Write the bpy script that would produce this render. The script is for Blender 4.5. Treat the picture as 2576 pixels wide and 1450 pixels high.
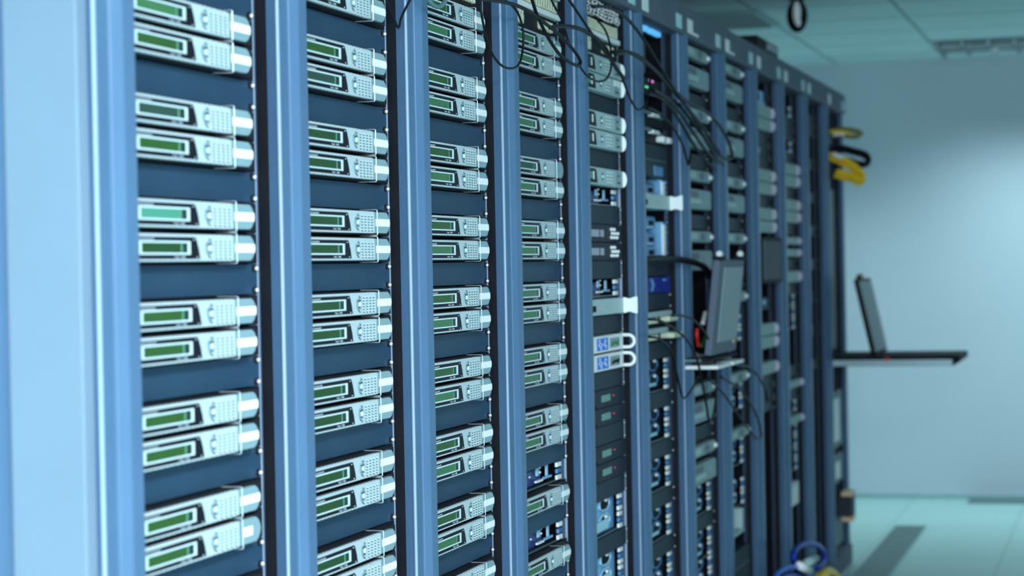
import bpy, math, random
from mathutils import Vector, Matrix
import numpy as np
random.seed(7)
for o in list(bpy.data.objects): bpy.data.objects.remove(o)
SC = bpy.context.scene
COL = SC.collection
# ------------------------------------------------------------------ camera
FPX, TH, PI_, RO, CD, CX0, CZ0 = 5557.506, 0.273004967, -0.00926061580, -0.0195338762, 1.23312526, -3.00305047, -0.006137877
fw = Vector((math.cos(TH)*math.cos(PI_), math.sin(TH)*math.cos(PI_), math.sin(PI_)))
rt = Vector((math.sin(TH), -math.cos(TH), 0)); up = rt.cross(fw)
cr = rt*math.cos(RO)+up*math.sin(RO); cu = -rt*math.sin(RO)+up*math.cos(RO)
CAM = Vector((CX0, -CD, CZ0))
cam = bpy.data.cameras.new('camera'); camo = bpy.data.objects.new('camera', cam); COL.objects.link(camo)
camo.matrix_world = Matrix(((cr.x, cu.x, -fw.x, CAM.x), (cr.y, cu.y, -fw.y, CAM.y), (cr.z, cu.z, -fw.z, CAM.z), (0, 0, 0, 1)))
cam.sensor_width = 36.0; cam.lens = FPX*36.0/2576; cam.clip_start = .05; cam.clip_end = 60
cam.dof.use_dof = True; cam.dof.focus_distance = 4.08; cam.dof.aperture_fstop = (cam.lens/1000)/0.0178
SC.camera = camo
# ------------------------------------------------------------------ world, lamps, exposure
SC.view_settings.view_transform = 'Standard'; SC.view_settings.look = 'None'
SC.view_settings.gamma = 1; SC.view_settings.exposure = 0.65; SC.view_settings.use_curve_mapping = False
w = bpy.data.worlds.new('world'); SC.world = w; w.use_nodes = True
w.node_tree.nodes['Background'].inputs[0].default_value = (.35, .6, .8, 1); w.node_tree.nodes['Background'].inputs[1].default_value = .3
ZF, ZC = -1.32, 1.09
def area(name, loc, target, sx, sy, power, color, spread=180):
    l = bpy.data.lights.new(name, 'AREA'); l.shape = 'RECTANGLE'; l.size = sx; l.size_y = sy
    l.energy = power; l.color = color; l.spread = math.radians(spread)
    o = bpy.data.objects.new(name, l); COL.objects.link(o); o.location = loc
    o.rotation_euler = (Vector(target)-Vector(loc)).to_track_quat('-Z', 'Z').to_euler(); return o
BL = (.87, .94, 1.0); TE = (.70, .93, 1.0)
area('lamp_light', (-3.2, -1.7, 1.05), (-3.2, -1.7, -1), 1.2, .6, 95, BL)
area('lamp_light', (-1.4, -1.9, 1.05), (-1.4, -1.9, -1), 1.2, .6, 72, BL)
area('lamp_light', (2.6, -2.3, 1.05), (2.6, -2.3, -1), 1.2, .6, 2.5, BL)
area('lamp_light', (8.55, -.90, 1.056), (8.55, -.90, -1), .45, 1.1, 13, TE, 124)
area('lamp_light', (8.55, -2.6, 1.055), (8.55, -2.6, -1), .45, 1.1, 8, TE, 125)
area('lamp_light', (8.55, 1.25, 1.056), (8.55, 1.25, -1), .45, .8, 10, TE, 124)  # added lamp, hidden behind the rack row, to lift the far wall
area('near_fill_light', (-5.8, -1.7, .1), (0, -.9, 0), 1.8, 1.6, 120, BL)  # added fill light at the unseen near wall, no window there
# ------------------------------------------------------------------ pixel rays (2576x1450) -> world points on real planes
def ray(x, y): return fw + cr*((x-1288)/FPX) - cu*((y-725)/FPX)
def onY(x, y, Y): r = ray(x, y); return CAM + r*((Y+CD)/r.y)
def onX(x, y, X): r = ray(x, y); return CAM + r*((X-CX0)/r.x)
# ------------------------------------------------------------------ materials
MT = {}
def mat(name, col, rough=.5, metal=0., spec=.5, emit=None, es=1., noise=0., nscale=20., bump=0., coat=0.):
    m = bpy.data.materials.new(name); m.use_nodes = True; nt = m.node_tree; b = nt.nodes['Principled BSDF']
    b.inputs['Roughness'].default_value = rough; b.inputs['Metallic'].default_value = metal
    b.inputs['Specular IOR Level'].default_value = spec; b.inputs['Coat Weight'].default_value = coat
    b.inputs['Base Color'].default_value = (*col, 1)
    if noise or bump:
        tc = nt.nodes.new('ShaderNodeTexCoord'); n = nt.nodes.new('ShaderNodeTexNoise'); n.inputs['Scale'].default_value = nscale
        n.inputs['Detail'].default_value = 4; nt.links.new(tc.outputs['Object'], n.inputs['Vector'])
        if noise:
            r = nt.nodes.new('ShaderNodeValToRGB')
            r.color_ramp.elements[0].position = .3; r.color_ramp.elements[1].position = .7
            r.color_ramp.elements[0].color = (*[c*(1-noise) for c in col], 1); r.color_ramp.elements[1].color = (*[min(1, c*(1+noise)) for c in col], 1)
            nt.links.new(n.outputs['Fac'], r.inputs['Fac']); nt.links.new(r.outputs['Color'], b.inputs['Base Color'])
        if bump:
            bp = nt.nodes.new('ShaderNodeBump'); bp.inputs['Strength'].default_value = bump; bp.inputs['Distance'].default_value = .002
            nt.links.new(n.outputs['Fac'], bp.inputs['Height']); nt.links.new(bp.outputs['Normal'], b.inputs['Normal'])
    if emit: b.inputs['Emission Color'].default_value = (*emit, 1); b.inputs['Emission Strength'].default_value = es
    MT[name] = m; return m
mat('paint', (.076, .152, .270), .34, 0, .5, noise=.06, nscale=6)
mat('edge_highlight', (.30, .40, .56), .3)
mat('paint_dark', (.07, .10, .15), .5, spec=.3, noise=.08, nscale=8)
mat('pale_paint', (.165, .235, .32), .5, noise=.04, nscale=5)
mat('header_paint', (.10, .128, .18), .55, spec=.3, noise=.06, nscale=7)
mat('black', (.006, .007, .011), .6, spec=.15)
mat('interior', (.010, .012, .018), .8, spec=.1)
mat('chassis', (.012, .013, .018), .6, spec=.2)
mat('rail', (.06, .09, .16), .45, .0, .3)
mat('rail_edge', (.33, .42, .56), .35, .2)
mat('blank', (.017, .052, .100), .45, spec=.4, noise=.08, nscale=9)
mat('blank_dark', (.022, .036, .052), .5, spec=.25, noise=.08, nscale=9)
mat('face', (.47, .56, .60), .45, spec=.3)
mat('cap', (.24, .36, .41), .4, spec=.3)
mat('key', (.56, .70, .72), .35)
mat('key_gap', (.02, .035, .05), .6)
mat('bezel', (.006, .007, .013), .4, spec=.15)
mat('frame', (.60, .74, .78), .35)
mat('lcd_a', (.028, .088, .020), .35, spec=.2); mat('lcd_b', (.018, .062, .018), .35, spec=.2); mat('lcd_c', (.050, .16, .065), .35, spec=.2); mat('lcd_d', (.07, .27, .19), .35, spec=.2); mat('lcd_e', (.028, .065, .05), .35, spec=.2)
mat('lcd_bar', (.12, .32, .18), .35, spec=.2)
mat('lcd_dead', (.012, .04, .036), .35, spec=.2)
mat('text', (.65, .75, .85), .5)
mat('text_grey', (.55, .62, .66), .6)
mat('sticker', (.93, .94, .95), .5)
mat('wire', (.75, .80, .85), .25, .7)
mat('screw', (.88, .86, .84), .25, .6)
mat('white', (.90, .92, .92), .45)
mat('grey_face', (.26, .38, .40), .5, spec=.3, noise=.06)
mat('grey_light', (.42, .56, .58), .45, spec=.3)
mat('grey_mid', (.13, .18, .21), .5, spec=.3)
mat('seaface', (.34, .50, .48), .5, spec=.3, noise=.05)
mat('cream', (.66, .68, .50), .5, noise=.15, nscale=90)
mat('cable', (.005, .006, .008), .42, spec=.22)
mat('cable_grey', (.10, .17, .20), .35)
mat('blue_metal', (.10, .32, .62), .3, .5, noise=.2, nscale=30)
mat('blue_bright', (.25, .55, .85), .3, .3)
mat('blue_white', (.55, .80, .88), .4)
mat('blue_deep', (.02, .05, .22), .35)
mat('blue_pale', (.40, .68, .85), .3)
mat('blue_label', (.01, .19, .80), .4)
mat('navy_unit', (.008, .02, .30), .4, spec=.3)
mat('dark_unit', (.022, .027, .042), .5, spec=.2)
mat('lilac', (.42, .42, .52), .4)
mat('green_lcd', (.16, .34, .30), .35)
mat('red_led', (.4, .01, .04), .4, emit=(1, .05, .15), es=.45)
mat('blue_led', (.05, .3, .6), .4, emit=(.10, .45, .85), es=.6)
mat('magenta_led', (.4, .05, .4), .4, emit=(.9, .3, .9), es=.5)
mat('green_led', (.05, .5, .2), .4, emit=(.1, .9, .4), es=.5)
mat('yellow', (.95, .60, .005), .45)
mat('olive', (.20, .19, .05), .5)
mat('blue_cable', (.008, .045, .45), .4, spec=.3)
mat('sky_cable', (.01, .15, .75), .4, spec=.3)
mat('green', (.03, .25, .04), .45)
mat('red', (.75, .04, .03), .45)
mat('screen', (.24, .31, .34), .45, spec=.3)
mat('orange', (.75, .52, .33), .5)
mat('steel', (.20, .29, .32), .35, .6)
mat('grille', (.05, .10, .10), .5, .3)
mat('grille_bar', (.16, .26, .26), .45, .3)
mat('wallpaint', (.50, .60, .66), .75, spec=.2, noise=.02, nscale=2)
mat('baseboard', (.22, .40, .42), .5)
# tiled floor and ceiling: 600 mm grid lines as procedural seams
def grid_mat(name, col, seam, ox, oy, wx, wy, rough, bump=.0, speck=.04):
    m = mat(name, col, rough); nt = m.node_tree; b = nt.nodes['Principled BSDF']; L = nt.links
    g = nt.nodes.new('ShaderNodeNewGeometry'); s = nt.nodes.new('ShaderNodeSeparateXYZ'); L.new(g.outputs['Position'], s.inputs[0])
    def M(op, a, c=None):
        n = nt.nodes.new('ShaderNodeMath'); n.operation = op
        for i, v in enumerate((a, c)):
            if v is None: continue
            if isinstance(v, (int, float)): n.inputs[i].default_value = v
            else: L.new(v, n.inputs[i])
        return n.outputs[0]
    def line(sock, off, wd):
        t = M('ABSOLUTE', M('SUBTRACT', M('FRACT', M('ADD', M('MULTIPLY', M('SUBTRACT', sock, off), 1/.6), .5)), .5))
        return M('LESS_THAN', t, wd/.6)
    f = M('MAXIMUM', line(s.outputs['X'], ox, wx), line(s.outputs['Y'], oy, wy))
    n = nt.nodes.new('ShaderNodeTexNoise'); n.inputs['Scale'].default_value = 3; L.new(g.outputs['Position'], n.inputs['Vector'])
    r = nt.nodes.new('ShaderNodeValToRGB'); r.color_ramp.elements[0].color = (*[c*(1-speck) for c in col], 1); r.color_ramp.elements[1].color = (*[c*(1+speck) for c in col], 1)
    L.new(n.outputs['Fac'], r.inputs['Fac'])
    mx = nt.nodes.new('ShaderNodeMix'); mx.data_type = 'RGBA'; L.new(f, mx.inputs['Factor']); L.new(r.outputs['Color'], mx.inputs['A']); mx.inputs['B'].default_value = (*seam, 1)
    L.new(mx.outputs['Result'], b.inputs['Base Color'])
grid_mat('floor_tile', (.33, .52, .50), (.20, .34, .33), 8.0, -.07, .004, .004, .35)
grid_mat('ceiling_tile', (.60, .78, .78), (.30, .42, .43), 6.47, -.28, .012, .010, .8)

# ------------------------------------------------------------------ mesh building
class MB:
    def __init__(s): s.v = []; s.f = []; s.m = []
    def add(s, vs, fs, mi=0):
        b = len(s.v); s.v += [tuple(v) for v in vs]; s.f += [tuple(b+i for i in f) for f in fs]; s.m += [mi]*len(fs); return s
    def box(s, x0, x1, y0, y1, z0, z1, mi=0):
        x0, x1 = sorted((x0, x1)); y0, y1 = sorted((y0, y1)); z0, z1 = sorted((z0, z1))
        return s.add([(x0, y0, z0), (x1, y0, z0), (x1, y1, z0), (x0, y1, z0), (x0, y0, z1), (x1, y0, z1), (x1, y1, z1), (x0, y1, z1)],
                     [(0, 3, 2, 1), (4, 5, 6, 7), (0, 1, 5, 4), (1, 2, 6, 5), (2, 3, 7, 6), (3, 0, 4, 7)], mi)
    def prism(s, pts, axis, a, b, mi=0):
        """pts: outline in the two other axes (cyclic order x,y / x,z / y,z); extruded along axis from a to b"""
        n = len(pts)
        def P(p, t): return {'x': (t, p[0], p[1]), 'y': (p[0], t, p[1]), 'z': (p[0], p[1], t)}[axis]
        vs = [P(p, a) for p in pts]+[P(p, b) for p in pts]
        ar = sum(pts[i][0]*pts[(i+1) % n][1]-pts[(i+1) % n][0]*pts[i][1] for i in range(n))
        flip = (ar > 0) ^ (b > a) ^ (axis == 'y')
        fs = [tuple(range(n-1, -1, -1)), tuple(range(n, 2*n))]+[(i, (i+1) % n, n+(i+1) % n, n+i) for i in range(n)]
        if flip: fs = [f[::-1] for f in fs]
        return s.add(vs, fs, mi)
    def tube(s, pts, r, seg=8, mi=0, smooth=6, closed=False):
        P = [Vector(p) for p in pts]
        if smooth:
            Q = []; n = len(P)
            rng = range(n if closed else n-1)
            for i in rng:
                p0 = P[(i-1) % n] if (closed or i > 0) else P[0]*2-P[1]; p1 = P[i]; p2 = P[(i+1) % n]
                p3 = P[(i+2) % n] if (closed or i < n-2) else P[-1]*2-P[-2]
                for k in range(smooth):
                    t = k/smooth
                    Q.append(.5*((2*p1)+(p2-p0)*t+(2*p0-5*p1+4*p2-p3)*t*t+(3*p1-p0-3*p2+p3)*t**3))
            if not closed: Q.append(P[-1])
            P = Q
        n = len(P); rings = []; prev = None
        for i in range(n):
            if closed: t = P[(i+1) % n]-P[i-1]
            else: t = P[min(i+1, n-1)]-P[max(i-1, 0)]
            t.normalize()
            if prev is None:
                a = Vector((0, 0, 1)) if abs(t.z) < .9 else Vector((1, 0, 0)); u = t.cross(a).normalized()
            else: u = (prev-t*prev.dot(t)).normalized()
            prev = u; v = t.cross(u)
            rings.append([P[i]+(u*math.cos(2*math.pi*k/seg)+v*math.sin(2*math.pi*k/seg))*r for k in range(seg)])
        vs = [p for rg in rings for p in rg]; fs = []
        for i in range(n if closed else n-1):
            j = (i+1) % n
            for k in range(seg): fs.append((i*seg+k, i*seg+(k+1) % seg, j*seg+(k+1) % seg, j*seg+k))
        if not closed: fs += [tuple(range(seg-1, -1, -1)), tuple((n-1)*seg+k for k in range(seg))]
        return s.add(vs, fs, mi)
    def ball(s, c, r, seg=10, rings=6, mi=0, sc=(1, 1, 1)):
        vs = [(c[0], c[1], c[2]+r*sc[2])]; fs = []
        for i in range(1, rings):
            a = math.pi*i/rings
            for k in range(seg):
                b = 2*math.pi*k/seg; vs.append((c[0]+r*sc[0]*math.sin(a)*math.cos(b), c[1]+r*sc[1]*math.sin(a)*math.sin(b), c[2]+r*sc[2]*math.cos(a)))
        vs.append((c[0], c[1], c[2]-r*sc[2]))
        for k in range(seg): fs.append((0, 1+k, 1+(k+1) % seg))
        for i in range(rings-2):
            for k in range(seg): fs.append((1+i*seg+k, 1+(i+1)*seg+k, 1+(i+1)*seg+(k+1) % seg, 1+i*seg+(k+1) % seg))
        l = len(vs)-1
        for k in range(seg): fs.append((l, 1+(rings-2)*seg+(k+1) % seg, 1+(rings-2)*seg+k))
        return s.add(vs, fs, mi)
    def mesh(s, name, mats, smooth=False):
        me = bpy.data.meshes.new(name); me.from_pydata(s.v, [], s.f)
        for m in (mats if isinstance(mats, (list, tuple)) else [mats]): me.materials.append(MT[m])
        me.polygons.foreach_set('material_index', s.m)
        if smooth: me.polygons.foreach_set('use_smooth', [True]*len(s.f))
        me.update(); return me
    def obj(s, name, mats, parent=None, smooth=False, bevel=0., label=None):
        o = bpy.data.objects.new(name, s.mesh(name, mats, smooth)); COL.objects.link(o)
        if parent: o.parent = parent
        if bevel:
            b = o.modifiers.new('bevel', 'BEVEL'); b.width = bevel; b.segments = 2; b.limit_method = 'ANGLE'; b.angle_limit = math.radians(25)
        if label: o['label'] = label
        return o
def tag(o, label, cat, group=None):
    o['label'] = label; o['category'] = cat
    if group: o['group'] = group
    return o
def thing(name, label, cat, loc=(0, 0, 0), group=None):
    o = bpy.data.objects.new(name, None); COL.objects.link(o); o.location = loc; o.empty_display_size = .05
    return tag(o, label, cat, group)
def struct(name, mb, m, **k):
    o = mb.obj(name, m, **k); o['kind'] = 'structure'; return o
def dup(o, loc, label, group, mats=None):
    def cp(x, par):
        c = x.copy(); COL.objects.link(c); c.parent = par
        for ch in list(x.children): cp(ch, c)
        return c
    c = cp(o, None); c.location = loc; c['label'] = label
    if group: c['group'] = group
    return c
def text_mesh(txt, size):
    cu_ = bpy.data.curves.new('t', 'FONT'); cu_.body = txt; cu_.size = size; cu_.extrude = .0001
    to = bpy.data.objects.new('t', cu_); COL.objects.link(to); bpy.context.view_layer.update()
    me = bpy.data.meshes.new_from_object(to); bpy.data.objects.remove(to)
    me.transform(Matrix.Rotation(math.pi/2, 4, 'X')); return me
def text_obj(name, txt, size, loc, parent, m='text', wide=2.2):
    me = text_mesh(txt, size); me.transform(Matrix.Diagonal((wide, 1, 1, 1))); me.materials.clear(); me.materials.append(MT[m])
    o = bpy.data.objects.new(name, me); COL.objects.link(o); o.parent = parent; o.location = loc; return o
ORD = ['first', 'second', 'third', 'fourth', 'fifth', 'sixth', 'seventh', 'eighth', 'ninth', 'tenth', 'eleventh', 'twelfth', 'thirteenth', 'fourteenth', 'fifteenth', 'sixteenth', 'seventeenth', 'eighteenth', 'nineteenth', 'twentieth']
U = .04445
def zc(n): return -.0159 + n*U        # centre height of rack unit n
def X0(k): return .6*k                 # right-hand mounting screw line of rack k

# ------------------------------------------------------------------ room
WX = 9.3; XN = -6.0; YR = -3.2; YL = 1.75
struct('floor', MB().box(XN, WX, YR, YL, ZF-.1, ZF), 'floor_tile')
struct('ceiling', MB().box(XN, WX, YR, YL, ZC, ZC+.1), 'ceiling_tile')
struct('wall_far', MB().box(WX, WX+.1, YR, YL, ZF, ZC), 'wallpaint')
struct('wall_near', MB().box(XN-.1, XN, YR, YL, ZF, ZC), 'wallpaint')
struct('wall_left', MB().box(XN, WX, YL, YL+.1, ZF, ZC), 'wallpaint')
struct('wall_right', MB().box(XN, WX, YR-.1, YR, ZF, ZC), 'wallpaint')
struct('baseboard_far', MB().box(WX-.012, WX, YR, YL, ZF, ZF+.02), 'baseboard')

# ------------------------------------------------------------------ racks
ZT, ZH, ZB = .717, .634, -1.32
def post_pts(side):
    if side == 'r':   # right half post of a rack (relative to its screw line)
        return [(.034, -.001), (.033, -.016), (.026, -.034), (.028, -.0355), (.064, -.0355), (.0675, -.0372), (.0675, .04), (.034, .04)]
    return [(-.5325, -.0372), (-.5325, .04), (-.478, .04), (-.477, -.040), (-.480, -.0465), (-.514, -.0465)]
P_R = MB().prism(post_pts('r'), 'z', ZB+.06, ZT)
P_L = MB().prism(post_pts('l'), 'z', ZB+.06, ZT)
RIM = MB().box(.0285, .0338, -.0155, .01, ZB+.08, ZH)                    # black strip inside the post
HEAD = MB().prism([(-.044, ZH), (-.048, ZH+.004), (-.048, ZT-.003), (-.045, ZT), (.01, ZT), (.01, ZH)], 'x', -.5315, .0665)
PLIN = MB().box(-.5325, .0675, -.045, .03, ZB, ZB+.08)
CARC = MB()
CARC.box(-.5325, -.5295, .04, .98, ZB, ZT).box(.0645, .0675, .04, .98, ZB, ZT).box(-.5295, .0645, .01, .98, ZT-.004, ZT).box(-.5295, .0645, .97, .98, ZB, ZT-.004)
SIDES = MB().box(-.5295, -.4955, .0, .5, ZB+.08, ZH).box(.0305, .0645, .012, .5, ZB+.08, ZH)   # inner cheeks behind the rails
RAIL = MB()
for a, b in ((-.478, -.45), (-.014, .0300)):
    RAIL.box(a, b, .0005, .003, ZB+.08, ZH)
HILITE = MB().prism([(.0250, -.0330), (.0240, -.0352), (.0258, -.0372), (.0305, -.0372), (.0310, -.0354), (.0280, -.0354), (.0262, -.0338)], 'z', ZB+.08, ZT)  # pale strip that paints the highlight line along the post corner
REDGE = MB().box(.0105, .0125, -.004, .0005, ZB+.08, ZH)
meshes = dict(post_r=P_R.mesh('post', 'paint'), post_l=P_L.mesh('post', 'paint'), rim=RIM.mesh('black_strip', 'black'), head=HEAD.mesh('header', 'header_paint'),
              plin=PLIN.mesh('plinth', 'header_paint'), carc=CARC.mesh('carcass', 'paint_dark'), sides=SIDES.mesh('inner_panel', 'interior'), rail=RAIL.mesh('mounting_rail', 'rail'), redge=REDGE.mesh('rail_edge', 'rail_edge'), trim=HILITE.mesh('edge_highlight', 'edge_highlight'))  # trim: the pale strip that paints the post corner highlight
LABL = MB().box(-.490, -.415, -.0488, -.048, .644, .684).mesh('label_plate', 'white')
LABR = MB().box(-.052, .024, -.0488, -.048, .645, .683).mesh('label_plate', 'blue_white')
LABF = MB().box(-.415, -.330, -.0488, -.048, .644, .652).mesh('label_plate', 'white')
desc = ['nearest the camera, showing its pale side', 'beside the nearest one', 'with a cable loop over its top', 'with open gaps at the bottom', 'with two white looped handles',
        'with a small navy unit', 'with the upright grey monitor', 'right behind the upright grey monitor', 'with paired green-grey boxes and a dark small monitor',
        'with green-grey boxes, second from the dark pair', 'mostly dark, next to last', 'at the far end with yellow cables']
racks = []
for k in range(12):
    r = thing('server_rack', ORD[k]+' blue-grey steel rack from the left, '+desc[k], 'server rack', (X0(k), 0, ZB), 'row of server racks')
    racks.append(r)
    def put(key, name):
        o = bpy.data.objects.new(name, meshes[key] if isinstance(key, str) else key); COL.objects.link(o); o.parent = r; o.location = (0, 0, -ZB); return o
    for key, nm in (('post_r', 'post'), ('post_l', 'post')):
        o = put(key, nm); b = o.modifiers.new('b', 'BEVEL'); b.width = .0026; b.segments = 3; b.limit_method = 'ANGLE'; b.angle_limit = math.radians(20)
    put('rim', 'black_strip'); put('head', 'header'); put('plin', 'plinth'); put('carc', 'carcass'); put('sides', 'inner_panel'); put('rail', 'mounting_rail'); (put('redge', 'rail_edge') if k < 5 else None); (put('trim', 'edge_highlight') if k < 6 else None)
    if 3 <= k <= 11:
        o = put(LABL, 'label_plate'); o['label'] = 'white label on the header'
        if k != 10: put(LABR, 'label_plate')['label'] = 'pale blue label on the header'
        if k in (6, 7): put(LABF, 'label_plate')['label'] = 'white strip label on the header'
# end side panel of the first rack
sp = MB().box(-.600, -.5335, -.0262, .0715, ZB+.03, ZT).obj('end_frame', 'pale_paint', racks[0], bevel=.002); sp.location.z = -ZB
sp2 = MB().box(-.592, -.5335, .0735, .98, ZB+.03, ZT).obj('side_panel', 'paint', racks[0], bevel=.002); sp2.location.z = -ZB
sp3 = MB().prism([(-.5335, -.020), (-.563, -.020), (-.567, -.016), (-.575, -.034), (-.573, -.0355), (-.536, -.0355), (-.5335, -.0368)], 'z', ZB+.03, ZT).obj('post', 'paint', racks[0], bevel=.001); sp3.location.z = -ZB
sp5 = bpy.data.objects.new('edge_highlight', meshes['trim']); COL.objects.link(sp5); sp5.parent = racks[0]; sp5.location = (-.6, 0, -ZB)
sp4 = MB().box(-.588, -.5335, -.020, .0, ZB+.03, ZT).obj('black_strip', 'black', racks[0]); sp4.location.z = -ZB

# ------------------------------------------------------------------ control unit (silver, green display)
def arc(cx, cz, rx, rz, a0, a1, n): return [(cx+rx*math.cos(math.radians(a0+(a1-a0)*i/n)), cz+rz*math.sin(math.radians(a0+(a1-a0)*i/n))) for i in range(n+1)]
def control_unit():
    t = thing('control_unit', 'x', 'control unit')
    MB().box(-.449, -.040, -.0205, .22, -.0200, .0200).obj('chassis', 'chassis', t)
    MB().box(-.4745, .0150, -.0022, .0004, -.0212, .0212).obj('mounting_ear', 'black', t)
    o = []; x = -.462; top = []
    while x < -.14:
        top += [(x, .0180), (min(x+.011, -.1375), .0180), (min(x+.0115, -.1375), .0171), (min(x+.0165, -.1375), .0171)]; x += .017
    top = [p for p in top if p[0] < -.1376]+[(-.1375, .0180)]
    top = sorted(set(top)); out = top+[(a, -b) for a, b in reversed(top)]
    MB().prism(out, 'y', -.0205, -.0285).obj('faceplate', 'face', t, bevel=.0005)
    MB().prism([(-.455, .0142), (-.269, .0142), (-.264, .009), (-.258, -.002), (-.254, -.0150), (-.455, -.0150)], 'y', -.0285, -.0291).obj('bezel', 'bezel', t)
    fr = MB()
    fx0, fx1, fz0, fz1, wd = -.445, -.2875, -.0093, .0088, .0026
    fr.box(fx0, fx1, -.0291, -.0303, fz1-wd, fz1).box(fx0, fx1, -.0291, -.0303, fz0, fz0+wd).box(fx0, fx0+.006, -.0291, -.0303, fz0+wd, fz1-wd).box(fx1-.008, fx1, -.0291, -.0303, fz0+wd, fz1-wd)
    fr.obj('display_frame', 'frame', t, bevel=.0003)
    s = MB().box(fx0+.006, -.3225+.005, -.0291, -.0295, fz0+wd, fz1-wd, 0).box(-.3175, -.3125, -.0291, -.0295, fz0+wd, fz1-wd, 1).box(-.3125, fx1-.008, -.0291, -.0295, fz0+wd, fz1-wd, 2).obj('display_screen', ['lcd_a', 'lcd_bar', 'lcd_dead'], t)
    text_obj('lettering', 'ncuronunsch', .0040, (-.4455, -.0292, .0099), t)
    text_obj('lettering', 'TwC  4TB', .0040, (-.3375, -.0292, -.0139), t, wide=2.0)
    # navigation dial: raised lens shape, round knob, dark arrows
    c = -.2235
    MB().prism(arc(c, 0, .0135, .0098, -78, 78, 8)+[(c, .0132)]+arc(c, 0, .0135, .0098, 102, 258, 8)+[(c+.003, -.0140)], 'y', -.0285, -.0291).obj('dial_plate', 'cap', t, bevel=.0002)
    MB().ball((c+.003, -.0292, -.0006), .0046, 12, 8, sc=(1.1, .6, 1)).obj('dial_knob', 'key', t, smooth=True)
    MB().prism([(c-.012, .0066), (c-.004, .0048), (c+.005, .0070), (c+.009, .0056), (c-.002, .0026)], 'y', -.0291, -.0295).prism([(c-.008, -.0072), (c, -.0044), (c+.010, -.0080), (c, -.0064)], 'y', -.0291, -.0295).prism([(c-.004, -.0092), (c+.007, -.0140), (c+.004, -.0143), (c-.006, -.0100)], 'y', -.0291, -.0295).prism([(c-.001, .0128), (c+.002, .0128), (c+.009, .0095), (c+.007, .0092)], 'y', -.0291, -.0295).obj('dial_marks', 'key_gap', t)
    MB().ball((-.2745, -.0292, .0108), .0009).obj('bezel_mark', 'text', t)
    MB().ball((-.2645, -.0292, -.0128), .0009).obj('bezel_mark', 'text', t)
    kp = MB()
    for i in range(4):
        for j in range(6):
            x = -.1985+i*.0163; z = .0112-j*.00465
            kp.prism(arc(x+.001, z, .0046, .0015, 0, 360, 8)[:-1], 'y', -.0285, -.0299, 0)
            kp.prism([(x-.0048, z-.0012), (x-.0008, z-.0015), (x+.0022, z-.0034), (x-.0022, z-.0032)], 'y', -.0285, -.0289, 1)
    kp.obj('keypad', ['key', 'key_gap'], t)
    MB().prism([(-.1370, .0176), (-.0735, .0176), (-.0655, .0140), (-.0585, .0070), (-.0555, 0), (-.0585, -.0070), (-.0655, -.0140), (-.0735, -.0176), (-.1370, -.0176)], 'y', -.0010, -.0278).obj('end_cap', 'cap', t, bevel=.0012)
    MB().tube([(-.1345, .0005, .0212), (-.1345, -.0310, .0212), (-.1345, -.0322, .0200), (-.1345, -.0322, -.0200), (-.1345, -.0310, -.0212), (-.1345, .0005, -.0212)], .0008, 6, smooth=0).obj('wire_handle', 'wire', t)
    return t
def sticker_part(t, short=False):
    a, b = (-.122, -.085) if short else (-.130, -.0575)
    zs = .0062
    pts = [(a, zs), (b-.002, zs), (b, 0), (b-.002, -zs), (a, -zs)] if not short else [(a, zs), (b, zs), (b, -zs), (a, -zs)]
    return MB().prism(pts, 'y', -.0278, -.0283).obj('label_sticker', 'sticker', t)
proto = control_unit(); st = sticker_part(proto)
SCR = {}
base_scr = [c for c in proto.children if c.name.startswith('display_screen')][0].data
for nm in ('lcd_a', 'lcd_b', 'lcd_c', 'lcd_d', 'lcd_e'):
    m = base_scr.copy(); m.materials[0] = MT[nm]; SCR[nm] = m
def swap_screen(t, nm):
    for c in t.children:
        if c.name.startswith('display_screen'): c.data = SCR[nm]
lookw = {'lcd_a': 'green', 'lcd_b': 'dark green', 'lcd_c': 'bright green', 'lcd_d': 'teal-green', 'lcd_e': 'dull dark'}

# blanking panel
def blank_panel(m, sr=.0037):
    t = thing('blank_panel', 'x', 'blanking panel')
    MB().box(-.4740, .0090, -.0030, .0004, -.0216, .0216).obj('panel', m, t, bevel=.0004)
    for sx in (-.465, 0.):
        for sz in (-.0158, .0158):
            MB().prism(arc(sx-.003, sz, .0085, .0052, 0, 360, 10)[:-1], 'y', -.0030, -.0042).obj('screw_shadow', 'black', t)  # black disc painting the shadow beside each screw
            MB().ball((sx, -.0058, sz), sr, 8, 6, sc=(1, 1.0, 1)).obj('screw', 'screw', t, smooth=True)
    return t
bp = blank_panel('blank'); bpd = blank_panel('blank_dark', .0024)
placed = set()
def place(src, k, n, label, group, dz=0, dx=0, dy=0):
    loc = (X0(k)+dx, dy, zc(n)+dz)
    if src.name not in placed:
        placed.add(src.name); src.location = loc; src['label'] = label
        if group: src['group'] = group
        return src
    return dup(src, loc, label, group)
cols = {0: (10, -10), 1: (11, -12), 2: (11, -13), 3: (11, -9)}
spec_scr = {(0, 8): 'lcd_c', (0, 7): 'lcd_a', (0, 5): 'lcd_e', (0, 4): 'lcd_a', (0, 2): 'lcd_d', (0, 1): 'lcd_b', (0, -1): 'lcd_a', (1, 7): 'lcd_e', (1, 8): 'lcd_a', (3, 5): 'lcd_e'}
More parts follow.
